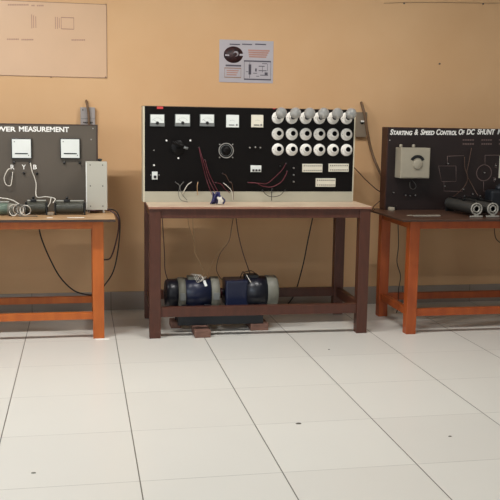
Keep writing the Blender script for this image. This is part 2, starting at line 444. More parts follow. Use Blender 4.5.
# bulbs in the top row
names = ['leftmost', 'second from left', 'third from left', 'third from right', 'second from right', 'rightmost']
for i, x in enumerate(hx):
    c = at(x, hy[0]+i*.12, YF)
    c = c + Vector((.004, 0, .0055)); b = thing('light_bulb', 'clear glass bulb in the top row of lamp holders, %s of six' % names[i], 'light bulb', (c.x, YF-.033, c.z), 'clear bulbs in the top lamp holders')
    ax = Vector((-.03, -1, .36)).normalized(); q = ax.to_track_quat('Z', 'Y').to_matrix().to_4x4()
    MB().lathe([(.0115, -.010), (.0125, 0), (.0125, .016), (.011, .02)], 'socket_brass', q, 20).build('bulb_cap', b)
    prof = [(.011, .02), (.014, .03), (.024, .045), (.036, .062)]
    for a in range(-10, 91, 20): prof.append((.040*math.cos(math.radians(a)), .080+.040*math.sin(math.radians(a))))
    prof[-1] = (0, prof[-1][1])
    MB().lathe(prof, 'bulb_glass', q, 24).build('glass_globe', b)
    MB().lathe([(.004, .02), (.003, .06), (.0, .062)], 'meter_cream', q, 8).build('filament_mount', b)

# patch cords of the centre panel
YW = YF-.03
def pp(x, y, d=.03): return (x, y, YF-d)
cable('thin dark red wire drooping from mid panel to the blue bundle, left one', [pp(199, 147.5, .02), pp(201.5, 160, .05), pp(206, 178), pp(212, 195, .12)], .0022, 'cable_red', group='dark red wires above the blue bundle')
cable('thin dark red wire drooping from mid panel to the blue bundle, middle one', [pp(199, 147.5, .02), pp(204, 163, .06), pp(209, 180, .05), pp(216, 194, .13)], .0022, 'cable_red', group='dark red wires above the blue bundle')
cable('thin dark red wire drooping from mid panel to the blue bundle, right one', [pp(205, 160, .02), pp(208.5, 172, .05), pp(214, 184, .06), pp(220, 195, .13)], .0022, 'cable_red', group='dark red wires above the blue bundle')
cable('grey wire hanging from lower left panel onto the cream benchtop, straighter one', [pp(175.5, 182, .02), pp(179.5, 186), pp(178.5, 194), pp(181, 200, .05), atz(188, 202, .908)[:]+(0,)], .0022, 'cable_grey')
cable('grey wire hanging from lower left panel, crossing to the right', [pp(183.5, 182, .02), pp(180, 187, .04), pp(182, 194, .05), pp(187, 200.2, .05)], .0022, 'cable_grey')
cable('short white wire curving from the lower left of the black panel', [pp(191.5, 182, .02), pp(187.5, 185), pp(184.5, 190), pp(182.5, 194, .01)], .003, 'cable_white')
cable('short tan wire hanging straight beside the white curved wire', [pp(198, 182, .02), pp(197.3, 186), pp(197.3, 190.5, .02), pp(197.8, 195, .01)], .0028, 'cable_tan')
cable('dark red wire lying over the panel right of the blue bundle', [pp(215.5, 182.5, .02), pp(221, 184), pp(225, 189), pp(230, 193, .03)], .0022, 'cable_red')
cable('brownish wire looping up below the ring dial', [pp(222.5, 173.5, .02), pp(226, 175.5), pp(229, 181), pp(232, 184, .04), pp(233.3, 193), pp(233.5, 200.3, .02)], .002, 'cable_brown')
cable('pale wire slanting down from the panel below the ring dial', [pp(223.5, 183, .02), pp(227, 186), pp(231.5, 191), pp(233.2, 200.5, .02)], .0026, 'cable_white')
cable('red wire sagging across the lower panel, lower strand', [pp(248, 182.5, .02), pp(256, 183), pp(263, 186.2), pp(272, 186.8), pp(281, 182), pp(286.2, 174), pp(287, 171, .02)], .0032, 'cable_red')
cable('red wire rising across the lower panel, upper strand', [pp(248, 182.5, .02), pp(258, 183.2, .04), pp(267, 183.4), pp(275, 177), pp(282, 170), pp(286, 163.5, .02)], .0026, 'cable_red')
cable('black wire arching over the pale base strip', [pp(262.5, 190, .02), pp(266, 194.5), pp(272, 196.8), pp(280, 195.2), pp(285, 190, .02)], .0024, 'cable_black')
cable('short black wire dropping straight down the pale base strip', [pp(272, 189, .02), pp(271.6, 194, .03), pp(271.7, 200.6, .02)], .0026, 'cable_black')
# blue and white bundle on the benchtop
b = thing('wire_bundle', 'tangled bundle of blue and white wire on the middle benchtop', 'wire bundle', (.70, .12, .905))
rr = random.Random(2); mb = MB()
for kx in range(9):
    x = -.04+kx*.01; pts = [(x, .0+rr.uniform(-.03, .03), .006)]
    for q in range(3): pts.append((x*(1-.2*q)+rr.uniform(-.012, .012), rr.uniform(-.02, .02), .03+.026*q+rr.uniform(-.004, .004)))
    pts.append((x*.6+rr.uniform(-.03, .03), rr.uniform(-.02, .02), .045)); pts.append((x*1.2, rr.uniform(-.04, .02), .006))
    mb.tube(pts, .0052, 'cable_blue')
mb.build('blue_wire', b)
mb = MB()
for kx in range(4):
    x = .004+kx*.008; mb.tube([(x, -.035, .006), (x+.004, -.036, .03), (x-.004, -.028, .048), (x+.002, -.01, .052)], .0045, 'cable_white')
mb.build('white_wire', b)

# ------------------------------------------------------------------ left control panel
YL = .45
pl = thing('control_panel', 'grey-brown panel lettered POWER MEASUREMENT with two white square meters, at left', 'control panel', (-.8, YL, .826))
xr2 = at(98, 160, YL).x; zt2 = 1.437
P(MB().box(-1.55, xr2-.012, YL, YL+.012, .828, zt2-.008, 'grey_brown_face'), 'face_plate', pl)
mb = MB(); mb.box(-1.57, xr2, YL+.012, YL+.12, .827, zt2-.008, 'dark_edge'); mb.box(-1.57, xr2, YL-.002, YL+.12, zt2-.008, zt2, 'dark_edge'); mb.box(xr2-.012, xr2, YL-.002, YL+.012, .827, zt2-.008, 'dark_edge')
P(mb, 'case', pl)
text_part([('POWER', -14.5, 15.8, 126.3, 131.3), ('MEASUREMENT', 19, 69, 126.3, 131.5)], YL, pl, 'letter_white', bold=.03)
text_part([('R', 10.6, 14.4, 164.7, 169.3), ('Y', 21.8, 25.8, 164.7, 169.3), ('B', 33.2, 36.8, 164.7, 169.3)], YL, pl, 'letter_white', bold=.02)
for x0, x1 in ((11.6, 31.8), (60.3, 80.2)):
    f = P(face_box(MB(), x0, x1, 138.5, 158.6, 'black_plastic', .02, Y=YL), 'panel_meter', pl)
    g = P(face_box(MB(), x0+.9, x1-.9, 139.3, 157.7, 'meter_white', .004, Y=YL, y_in=.02), 'dial_face', f); g.location = (0, 0, 0)
    mb = face_box(MB(), x0+3.6, x0+16.5, 153, 154, 'black_plastic', .001, Y=YL, y_in=.0242, bev=0)
    c = at(x0+17.2, 155.2, YL); dot(mb, (c.x, YL-.024, c.z), .004, .002, 'meter_grey', 10)
    c = at(x0+3, 141.6, YL); dot(mb, (c.x, YL-.024, c.z), .004, .002, 'meter_grey', 10)
    g = P(mb, 'scale_mark', f); g.location = (0, 0, 0)
for x, y in ((12.5, 173.5), (24, 173), (37, 173.5), (14, 162.5), (30, 162.5), (64.5, 162.8), (79.8, 162.8), (-3, 173)): terminal(x, y, 'black_plastic', .009, pl, YL)
for x, y in ((91.2, 139.5), (93, 128.5)):
    c = at(x, y, YL); P(dot(MB(), (c.x, YL, c.z), .005, .004, 'terminal_steel', 10), 'screw', pl)
# white wires
def q_(x, y, d=.03): return (x, y, YL-d)
cable('white wire looping from the terminal under letter R', [q_(9.5, 168.5, .02), q_(7, 171), q_(4.2, 178), q_(6, 184.5), q_(10.5, 185.5), q_(12, 179), q_(12.8, 172, .02)], .0036, 'cable_white')
cable('white wire falling from letter B terminal, then running right over a rheostat', [q_(30.3, 163, .02), q_(32, 171), q_(36, 183), q_(36.5, 196.5, .06), (46, 196.8, .36), (55, 198.6, .33), (53, 203, .3)], .0036, 'cable_white')
cable('short white wire standing between the two dark rheostats', [(51, 198, .33), (50, 203, .28), (47.5, 207, .22), atz(45.5, 214, .83)[:]+(0,)], .0036, 'cable_white')
cable('pale cable running from the frame edge along the rheostat tops', [(-12, 196, .3), (0, 197.8, .26), (8, 199, .24), (13, 200.5, .22), (19, 204, .17)], .004, 'cable_white')
# coil of white wire
b = thing('wire_coil', 'tangled coil of white wire between green tube and dark rheostat', 'wire coil', (-.628, .15, .826))
mb = MB(); rr = random.Random(7)
for kx in range(10):
    cx, cz, ra, rb = rr.uniform(-.04, .045), .047+rr.uniform(-.004, .002), rr.uniform(.022, .036), rr.uniform(.030, .038)
    yy = rr.uniform(-.035, .035); pts = []
    for a in range(0, 361, 30): pts.append((cx+ra*math.cos(math.radians(a)), yy+.012*math.sin(math.radians(a*2+kx*40)), max(.006, cz+rb*math.sin(math.radians(a)))))
    mb.tube(pts, .0030, 'cable_white' if kx % 3 else 'cable_grey', sub=4)
mb.tube([(.0, -.04, .006), (.05, -.05, .005), (.1, -.03, .005), (.12, -.06, .005)], .003, 'cable_grey')
mb.build('wire_loops', b)
MB().cyl((-.075, .02, .046), (-.035, .02, .046), .04, 'shield_grey').build('end_cap', b)

def rheostat(label, x, y, z, length, r, rz, ends, tube_m='resistor_dark', end_m='black_plastic', bar_m='resistor_bar', knob=True):
    """wire-wound slider rheostat; axis along local X"""
    t = thing('rheostat', label, 'rheostat', (x, y, z), 'slide rheostats on the benches', rz)
    zc = r+.006 if ends == 'plate' else r+.016; h = length/2
    mb = MB(); pr = [(r*.8, 0)]
    n = int(length/.006)
    for i in range(n): pr += [(r, i*length/n+.001), (r*.965, (i+.6)*length/n)]
    pr.append((r*.8, length))
    mb.lathe(pr, tube_m, Matrix.Translation((-h, 0, zc)) @ Matrix.Rotation(PI/2, 4, 'Y'), 28, smooth=False); mb.build('resistor_tube', t)
    for s in (-1, 1):
        e = MB()
        if ends == 'ring' and s == 1:
            e.cyl((h+.001, 0, zc), (h+.013, 0, zc), r*1.03, 'black_plastic', 24); e.box(h, h+.014, -r*.8, r*.8, 0, zc-r*.6, 'black_plastic', bev=.002)
        elif ends == 'ring':
            mt = Matrix.Translation((s*(h+.001), 0, zc)) @ Matrix.Rotation(s*PI/2, 4, 'Y')
            for ra, rb in ((1.0, .80), (.62, .42)):
                e.lathe([(r*rb, 0), (r*rb, .014), (r*ra, .014), (r*ra, 0), (r*rb, 0)][:4], 'dull_ring', mt, 28)
            for a in range(3):
                an = a*2*PI/3+PI/2
                p = lambda k_: (s*(h+.008), k_*r*math.cos(an), zc+k_*r*math.sin(an))
                e.tube([p(.5), p(.9)], .005, 'dull_ring', n=6)
            e.box(s*(h+.008)-.008, s*(h+.008)+.008, -r*.35, r*.35, .01, zc-r*.8, 'dull_ring', bev=.002)
            e.box(s*(h+.008)-.01, s*(h+.008)+.01, -r*1.1, r*1.1, 0, .012, 'dull_ring', bev=.003)
        else:
            e.box(s*(h+.006)-.006, s*(h+.006)+.006, -r*1.05, r*1.05, 0, zc+r*1.02, end_m, bev=.004)
        e.build('end_bracket', t)
    mb = MB(); mb.box(-h, h, -.007, .007, zc+r+.004, zc+r+.012, bar_m, bev=.001); mb.build('slider_bar', t)
    if knob:
        k_ = MB(); k_.box(-.02-.02, .02-.02, -.016, .016, zc+r-.001, zc+r+.018, 'black_plastic', bev=.003); s_ = k_.build('slider', t)
        MB().lathe([(.006, zc+r+.018), (.009, zc+r+.026), (.009, zc+r+.034), (0, zc+r+.036)], 'black_plastic', Matrix.Translation((-.02, 0, 0)), 14).build('slider_knob', s_)
    return t
zL = .8265
rheostat('short dark rheostat with pale slider bar, beside the white wire coil', -.518, .25, zL, .125, .041, 0, 'plate')
rheostat('dark rheostat with pale slider bar, just left of tall grey box', -.296, .25, zL, .185, .040, 0, 'plate')
rheostat('green rheostat tube cut by the left edge of the photo', -.80, .22, zL, .21, .038, 0, 'plate', tube_m='resistor_green', knob=False)
mb = MB(); mb.box(-.02, .02, -.015, .015, 0, .02, 'switch_dark_grey', bev=.004)
tag(mb.build('rubber_stopper', None, (0, 0, 0)), 'small grey-pink lump on left benchtop between the dark rheostats', 'stopper').location = (-.425, .2, zL)
mb = MB(); a = atz(47.5, 217.2, zL); mb.box(-.02, .02, -.006, .006, 0, .003, 'paper_white')
tag(mb.build('paper_strip', None), 'short white paper strip on left benchtop near the wire coil', 'paper').location = (-.425, .03, zL)
mb = MB(); mb.box(-.055, .055, -.007, .007, 0, .003, 'paper_white')
tag(mb.build('paper_strip', None), 'longer white paper strip on left benchtop near the grey box', 'paper').location = (-.257, .03, zL)

# tall grey box
gb = thing('equipment_box', 'tall plain grey metal box standing at right end of left bench', 'box', (-.117, .38, zL))
MB().box(-.070, .076, -.055, .06, .022, .357, 'box_grey', bev=.003).build('housing', gb)
MB().box(-.0695, -.062, -.059, -.054, .026, .353, 'box_edge').build('edge_strip', gb)
for x in (-.052, .052):
    for y in (-.035, .04):
        MB().lathe([(.007, 0), (.009, .008), (.008, .022), (0, .022)], 'ceramic', Matrix.Translation((x, y, 0)), 14).build('foot', gb)
for x in (-.04, .045):
    for z in (.05, .19, .335):
        dot(MB(), (x, -.055, z), .004, .003, 'black_plastic', 10).build('screw', gb)
MB().lathe([(.008, .357), (.016, .362), (.016, .374), (0, .378)], 'black_plastic', Matrix.Translation((.028, .02, 0)), 16).build('top_knob', gb)
cable('black cable leaving the grey box and hanging off the left bench end, inner one', [(88, 210.6, .31), (98, 210.8, .335), (107, 210, .35), (114, 213, .33), (118.5, 220, .3), (117.5, 235, .3), (111, 257, .34), (103, 260, .4)], .0055, 'cable_maroon')
cable('black cable from the grey box hanging in a long loop behind left bench leg', [(106, 209.5, .39), (113, 209.8, .4), (118, 214, .4), (120, 225, .4), (118, 250, .45), (113, 272, .5), (103, 287.5, .56)], .005, 'cable_black')
cable('black cable curving from left bench apron down to the stretcher', [(38.5, 226, .3), (42, 240, .4), (50, 259, .5), (60, 277, .56), (73, 290, .6), (86, 294.5, .63), (95, 294.8, .64)], .0052, 'cable_black')

# ------------------------------------------------------------------ right control panel
YR = .455
pr_ = thing('control_panel', 'dark maroon panel lettered STARTING & SPEED CONTROL OF DC SHUNT, at right', 'control panel', (2.7, YR, .83))
xA = at(386.3, 165, YR).x; ztR = at(386.5, 127, YR).z
P(MB().box(xA+.008, 3.5, YR, YR+.012, .8315, ztR-.006, 'maroon_face'), 'face_plate', pr_)
mb = MB(); mb.box(xA, 3.51, YR+.012, YR+.12, .831, ztR-.006, 'maroon_case'); mb.box(xA, 3.51, YR, YR+.12, ztR-.006, ztR, 'maroon_case'); mb.box(xA, xA+.008, YR, YR+.012, .831, ztR-.006, 'maroon_case')
P(mb, 'case', pr_)
text_part([('Starting', 390, 412.5, 129.2, 134.9), ('&', 414.3, 418.3, 129.3, 134.9), ('Speed', 420.3, 434.6, 129.3, 134.9), ('Control', 436.2, 457, 129.1, 134.9),
           ('Of', 458.5, 464.8, 129, 134.7), ('DC', 466.5, 475, 129, 134.6), ('SHUNT', 477.2, 495.2, 128.9, 134.5), ('MOTOR', 497.5, 517, 128.8, 134.3)], YR, pr_, 'letter_white', slant=.2, bold=.028)
def fr(mb, xa, xb, ya, yb, m, d=.0012): return face_box(mb, xa, xb, ya, yb, m, d, Y=YR, bev=0)
mb = MB()
for xa, xb, gaps in ((462.4, 474.2, 5), (481.2, 492, 5), (498.6, 509, 5)):
    for yy, hh in ((139.3, 1.3), (143.2, 1.5)):
        for q in range(gaps):
            w = (xb-xa)/gaps; fr(mb, xa+q*w+.25, xa+(q+1)*w-.3, yy, yy+hh, 'diagram_line')
P(mb, 'caption_text', pr_)
mb = MB()
def ln(*pts, r=.0022):
    v = [at(x, y, YR) for x, y in pts]
    for a, b in zip(v, v[1:]): mb.tube([(a.x, YR, a.z), (b.x, YR, b.z)], r, 'diagram_line', n=5)
ln((438.5, 166), (456, 166), (456, 181.5), (441.5, 181.5), (438.5, 166)); ln((447.3, 166), (447.3, 156.2), (464, 155.6)); ln((444, 181.5), (444, 191), (462.5, 191.6), (462.5, 188))
c = at(484, 172.8, YR); ring(mb, (c.x, YR, c.z), .064, .005, 'diagram_line', t=.0015)
ln((485, 164.3), (485, 155.3), (512, 155)); ln((483.5, 181.5), (483.5, 191), (489, 191.3)); ln((496, 163), (494.4, 167), (497, 168)); ln((493, 178), (495.5, 178), (494.5, 182), (493.2, 180))
P(mb, 'circuit_diagram', pr_)
for x, y in ((483.7, 172.6), (393, 192.5), (405, 195), (409.5, 195.5), (414.6, 195.3), (447.3, 163.5), (444, 186), (462.5, 189), (472, 194), (495, 165.5), (494, 179.5)): terminal(x, y, 'terminal_steel', .006, pr_, YR)
c = at(389.8, 140.2, YR); P(dot(MB(), (c.x, YR, c.z), .005, .003, 'terminal_steel', 10), 'screw', pr_)
# dial box (starter) on the panel
A = at(400.2, 178.3, .335); B = at(430.6, 148, .335)
mb = MB(); mb.box(A.x, B.x, .335, .4545, A.z, B.z, 'dull_cream', bev=.003)
f = P(mb, 'dial_box', pr_)
mb = MB(); mb.box(A.x+.006, B.x-.006, .332, .3349, A.z+.006, B.z-.006, 'dull_cream', bev=.001); g = P(mb, 'dial_cover', f); g.location = (0, 0, 0)
c = at(417.5, 162.5, .33); mb = MB(); pts = []
for a in range(155, 24, -10):
    pts.append((c.x+.05*math.cos(math.radians(a)), .332, c.z+.045*math.sin(math.radians(a))))
b_ = bmesh.new(); prev = None
for a in range(155, 24, -10):
    ca, sa = math.cos(math.radians(a)), math.sin(math.radians(a))
    ring_ = [b_.verts.new((c.x+rr_*ca, yy, c.z-.004+rr_*sa)) for rr_, yy in ((.038, .332), (.038, .3285), (.060, .3285), (.060, .332))]
    if prev:
        for q in range(4): b_.faces.new((prev[q], prev[(q+1) % 4], ring_[(q+1) % 4], ring_[q]))
    else: b_.faces.new(ring_)
    prev = ring_
b_.faces.new(prev[::-1]); bmesh.ops.recalc_face_normals(b_, faces=b_.faces[:])
mb.merge(b_, 'black_plastic'); g = P(mb, 'dial_scale', f); g.location = (0, 0, 0)
mb = MB(); mb.lathe([(.036, 0), (.034, .010), (.03, .012), (0, .012)], 'dull_cream', Matrix.Translation((c.x, .332, c.z-.016)) @ Matrix.Rotation(PI/2, 4, 'X'), 28); g = P(mb, 'dial_knob', f); g.location = (0, 0, 0)
for x in (A.x+.02, A.x+.12):
    mb = MB(); mb.lathe([(.010, 0), (.012, .006), (.012, .018), (.008, .024), (0, .024)], 'dull_cream', Matrix.Translation((x, .4, B.z)), 16); g = P(mb, 'terminal_knob', f); g.location = (0, 0, 0)
# meter at the right edge of the photo
f = P(face_box(MB(), 498.3, 520, 156, 178, 'meter_cream', .02, Y=YR), 'panel_meter', pr_)
g = P(face_box(MB(), 499.3, 519, 157, 171, 'meter_white', .002, Y=YR, y_in=.02), 'dial_face', f); g.location = (0, 0, 0)
def s_(x, y, d=.03): return (x, y, YR-d)
cable('thin dull wire hanging on the right panel and bending left at bottom', [s_(464.5, 157, .02), s_(465, 168), s_(467.5, 176, .04), s_(466, 184), s_(458, 193), (448, 200, .40)], .0024, 'cable_brown')
cable('thin dull wire hanging on the right panel and bending right at bottom', [s_(471.5, 148, .02), s_(469, 162), s_(467, 174), s_(472, 185), (478, 196, .36)], .0024, 'cable_brown')
cable('small wire loop hanging below the white-faced dial box', [s_(410, 182, .02), s_(410.2, 187), s_(413, 189.3), s_(415.8, 187.5), s_(415.6, 184.5), s_(412.5, 180.5, .02)], .0022, 'cable_grey')
zR = .8305
rheostat('long dark rheostat with white ring end, standing left of its twin', 2.523, .13, zR, .44, .043, PI/2, 'ring', tube_m='resistor_black', bar_m='black_plastic')
rheostat('long dark rheostat with white ring end, nearest right edge of photo', 2.647, .13, zR, .44, .043, PI/2, 'ring', tube_m='resistor_black', bar_m='black_plastic')

t = thing('loading_rheostat', 'dark green boxy apparatus at right edge on the right bench', 'apparatus', (2.93, .37, zR))
MB().box(-.10, .12, -.06, .06, .01, .16, 'black_iron', bev=.02).build('housing', t)
MB().lathe([(.03, .16), (.035, .165), (.03, .19), (.012, .195), (.012, .205), (0, .205)], 'black_iron', n=20).build('top_cap', t)
for x in (-.08, .09): MB().box(x, x+.02, -.06, .06, 0, .012, 'black_iron').build('foot', t)
# white paper strips, plug, wire
mb = MB(); mb.box(-.125, .125, -.010, .010, 0, .003, 'dull_cream')
tag(mb.build('paper_strip', None), 'long white strip lying on the dark right benchtop', 'paper').location = (2.185, .04, zR)
mb = MB(); mb.box(-.1, .1, -.006, .006, 0, .003, 'dull_ring')
tag(mb.build('paper_strip', None), 'dull narrow strip just in front of the long white strip, right benchtop', 'paper').location = (2.19, -.01, zR)
t = thing('plug', 'small white plug at left end of the right benchtop', 'plug', (2.072, .40, zR))
MB().box(-.021, .021, -.02, .02, 0, .026, 'dull_cream', bev=.004).build('plug_body', t)
MB().tube([(-.0, .02, .015), (.03, .03, .02), (.06, .045, .03)], .004, 'cable_black').build('plug_cord', t)

# ------------------------------------------------------------------ motor set under the centre bench
ms = thing('motor_generator_set', 'pair of dark blue coupled electric motors on black base under middle bench', 'motor', (.74, .24, .052))
AX = .235; AZ = .268-.0; R_ = .105
def LX(prof, x, m, mb, n=36):
    mb.lathe(prof, m, Matrix.Translation((x, AX, AZ)) @ Matrix.Rotation(PI/2, 4, 'Y'), n); return mb
mb = MB(); mb.box(.435, 1.045, .13, .16, .052, .125, 'black_iron', bev=.004); mb.box(.435, 1.045, .32, .35, .052, .125, 'black_iron', bev=.004)
for x in (.44, .70, .78, 1.0): mb.box(x, x+.04, .16, .32, .06, .12, 'black_iron')
P(mb, 'base_frame', ms)
mt1 = P(LX([(.08, 0), (.094, .008), (.1, .03), (.102, .10)], .352, 'dark_blue_paint', LX([(R_, 0), (R_, .22)], .45, 'blue_paint', MB())), 'motor', ms)
def sub(mb, name, p): g = P(mb, name, p); g.location = (0, 0, 0); return g
for x, w in ((.438, .056), (.672, .062)):
    mb = LX([(R_-.01, 0), (R_+.006, .004), (R_+.006, w-.004), (R_-.01, w)], x, 'shield_grey', MB())
    mb.box(x+.012, x+w-.008, AX-R_-.012, AX-R_+.004, AZ-.035, AZ+.015, 'meter_grey', bev=.002)
    sub(mb, 'end_shield', mt1)
sub(LX([(.09, 0), (.085, .02), (.05, .024), (.045, .026)], .715, 'dark_blue_paint', MB()), 'end_bell', mt1)
mb = MB(); mb.box(.51, .59, AX-.04, AX+.04, AZ+R_-.012, AZ+R_+.016, 'shield_grey', bev=.006); sub(mb, 'terminal_cover', mt1)
mb = MB(); 
mb2 = bmesh.new(); bmesh.ops.create_cube(mb2, size=1)
for v in mb2.verts: v.co = Vector((v.co.x*.018, v.co.y*.004, v.co.z*.05))
mb.merge(mb2, 'meter_white', mtx=Matrix.Translation((.628, AX-R_*.74, AZ+R_*.74)) @ Matrix.Rotation(-.3, 4, 'Y') @ Matrix.Rotation(-.75, 4, 'X')); sub(mb, 'name_tag', mt1)
for x in (.46, .62):
    mb = MB(); mb.box(x, x+.05, AX-.09, AX+.09, .125, AZ-R_+.035, 'dark_blue_paint', bev=.003); sub(mb, 'foot', mt1)
mt2 = P(LX([(R_+.006, 0), (R_+.006, .155)], .925, 'dark_blue_paint', MB()), 'generator', ms)
mb = MB(); mb.box(.775, .935, AX-.095, AX+.09, AZ-.1, AZ+.095, 'blue_paint', bev=.012); sub(mb, 'square_housing', mt2)
sub(LX([(R_, 0), (R_+.010, .006), (R_+.009, .07), (R_, .084), (.09, .088), (.04, .090)], 1.072, 'shield_grey', MB()), 'end_shield', mt2)
mb = MB(); mb.box(.92, 1.02, AX-.04, AX+.04, AZ+R_-.012, AZ+R_+.02, 'black_iron', bev=.006); sub(mb, 'terminal_cover', mt2)
for x in (.83, 1.02):
    mb = MB(); mb.box(x, x+.05, AX-.09, AX+.09, .125, AZ-R_+.035, 'dark_blue_paint', bev=.003); sub(mb, 'foot', mt2)
mb = MB(); LX([(.02, 0), (.02, .06)], .73, 'black_iron', mb); LX([(.028, 0), (.028, .014)], .746, 'coupling_red', mb); P(mb, 'shaft_coupling', ms)
for x0, x1, y0, y1, h, lab in ((.535, .645, -.03, .18, .05, 'reddish wooden block under the motor base, nearest the viewer'), (.955, 1.085, .13, .38, .05, 'wooden block under the right end of the motor base'),
                            (.40, .47, .27, .40, .05, 'wooden block under the rear left corner of the motor base')):
    mb = MB(); mb.box(x0, x1, y0, y1, 0, h, 'block_wood', bev=.004)
    tag(mb.build('wooden_block', None, ((x0+x1)/2, (y0+y1)/2, 0)), lab, 'wood block', 'wooden blocks under the motors')
# wires to the motors
cable('dark wire hanging beside the left leg down to the left blue motor', [(162, 214, .25), (163.3, 235, .26), (164.5, 255, .25), (165, 270, .24), (168, 281, .23)], .0035, 'cable_maroon')
cable('tan wire hanging to the left motor, left strand of twisted pair', [(187.5, 214, .3), (189, 226, .3), (194, 242, .29), (195, 253, .28), (201, 265, .25), (206, 279, .2)], .0024, 'cable_tan')
cable('tan wire hanging to the left motor, right strand of twisted pair', [(192.8, 214, .3), (193, 226, .31), (194.3, 238, .3), (196, 254, .29), (202, 267, .26), (208.5, 279, .21)], .0024, 'cable_tan')
cable('brown wire hanging in a bow between the two blue motors', [(234, 214, .3), (231.5, 228, .3), (229, 241, .3), (220, 254, .28), (216.5, 268, .27), (219, 276, .26), (222.5, 280, .25)], .0026, 'cable_brown')
cable('faint tan wire from the bench apron to the left motor top', [(232.5, 216, .3), (230, 238, .32), (220, 250, .31), (211, 265, .26), (208, 277, .22)], .0018, 'cable_tan')
cable('dark red-brown wire slanting to the right blue motor', [(235.5, 214, .28), (238.5, 235, .28), (243, 253, .27), (248, 268, .25), (250.5, 275.5, .235)], .0036, 'cable_maroon')
cable('black cable slanting along the wall behind the middle bench', [(313.5, 214, .84), (308, 240, .85), (303, 265, .87), (295, 293, .9), (288, 304, .92)], .005, 'cable_black')
wz = MB(); rr = random.Random(11)
for i in range(5):
    y = AX-.02-.01*i; pts = [(.53+i*.012, y, AZ+R_+.024), (.545+i*.012, y-.03, AZ+R_+.034), (.575+i*.01, AX-.07-.004*i, AZ+.085+.004*i), (.61, AX-.06, AZ+.1+.006*i), (.645-.01*i, AX-.03, AZ+.118)]
    wz.tube(pts, .0018, 'cable_white')
o = wz.build('motor_leads', None, (.57, AX, AZ+R_)); tag(o, 'loose white lead wires tangled on top of the left blue motor', 'cable')
wz = MB()
wz.tube([(.93, AX-.03, AZ+R_+.024), (.935, AX-.06, AZ+R_+.01), (.955, AX-.085, AZ+.078)], .003, 'cable_white')
o = wz.build('motor_leads', None, (.93, AX, AZ+R_)); tag(o, 'short white lead on top of the right blue motor', 'cable')
wz = MB(); wz.tube([(.89, AX-.02, AZ+.1), (.9, AX-.03, AZ+.135), (.93, AX-.02, AZ+.145), (.97, AX-.01, AZ+.15), (1.0, AX, AZ+.13)], .003, 'cable_black'); wz.tube([(.885, AX-.02, AZ+.1), (.905, AX-.03, AZ+.15), (.92, AX-.03, AZ+.13)], .002, 'cable_brown')
o = wz.build('motor_leads', None, (.95, AX, AZ+R_)); tag(o, 'dark looped leads on top of the right blue motor', 'cable')

# ------------------------------------------------------------------ things on the wall
def wallbox(label, x0, x1, z0, z1, d, m):
    t = thing('switch_box', label, 'switch box', ((x0+x1)/2, WY, z0))
    P(MB().box(x0, x1, WY-d, WY-.0005, z0, z1, m, bev=.003), 'housing', t)
    return t, (x0, x1, z0, z1, WY-d)
A = at(80.5, 124, WY); B = at(95, 107.5, WY)
t, _ = wallbox('grey wall switch box rising behind the POWER MEASUREMENT panel', A.x, B.x, A.z-.06, B.z, .04, 'switch_grey')
P(MB().box(A.x+.003, B.x-.003, WY-.043, WY-.0401, B.z-.085, B.z-.082, 'meter_grey'), 'cover_seam', t)
mb = MB()
for i in range(6): dot(mb, (A.x+.025+i*.012, WY-.04, B.z-.112), .005, .008, 'black_plastic', 8)
P(mb, 'terminals', t); c = at(81.8, 109.4, WY-.04); P(dot(MB(), (A.x+.018, WY-.04, B.z-.02), .005, .003, 'black_plastic', 10), 'screw', t)
cable('brown cable rising above the left wall switch box', [(86.3, 100.5, WY-.012), (87.2, 105, WY-.06), (88.4, 113, WY-.06), (88.8, 122, WY-.06), (89, 129, WY-.05), (89, 140, WY-.03)], .009, 'cable_strap')
A = at(356.5, 137, WY); B = at(365.8, 112.3, WY)
t, _ = wallbox('dark grey wall switch box between the middle and right panels', A.x-.02, B.x, A.z, B.z, .04, 'switch_dark_grey')
c = at(362, 122.2, WY-.04)
P(dot(MB(), (c.x, WY-.04, c.z), .016, .006, 'black_plastic', 16), 'knob_base', t); P(MB().box(c.x-.012, c.x+.014, WY-.058, WY-.045, c.z, c.z+.014, 'letter_white', bev=.002), 'rocker', t)
cable('thick brown cable curving down the wall from switch box to right panel', [(361.3, 102.5, WY-.012), (363, 108, WY-.055), (365.3, 117, WY-.062), (367, 130, WY-.06), (371, 149, WY-.04), (377, 166, WY-.08), (384, 180, WY-.12)], .011, 'cable_strap')
cable('thin dark cable slanting along the wall between middle and right panels', [(348, 163, .8), (355, 168.5, .8), (366, 180, .8), (376, 189, .78), (384, 194, .74)], .0038, 'cable_brown')
cable('thin dark cable drooping at left end of the right benchtop', [(384, 198, .6), (378, 202.5, .58), (373.5, 207, .50), (371.5, 212, .42), (374.5, 209.5, .3)], .0036, 'cable_brown')
cable('black cable hanging behind the left legs of the right bench', [(398, 222, .45), (398.5, 245, .46), (397, 262, .46), (400.5, 276, .46), (398.5, 290, .47), (398, 306, .5), (396.5, 313, .5)], .0036, 'cable_black')
cable('black cable loop hanging under the right benchtop at the photo edge', [(494.5, 224, .3), (494.8, 234, .32), (497, 240, .33), (503, 243, .33), (508, 236, .33), (500, 231, .32)], .0032, 'cable_black')

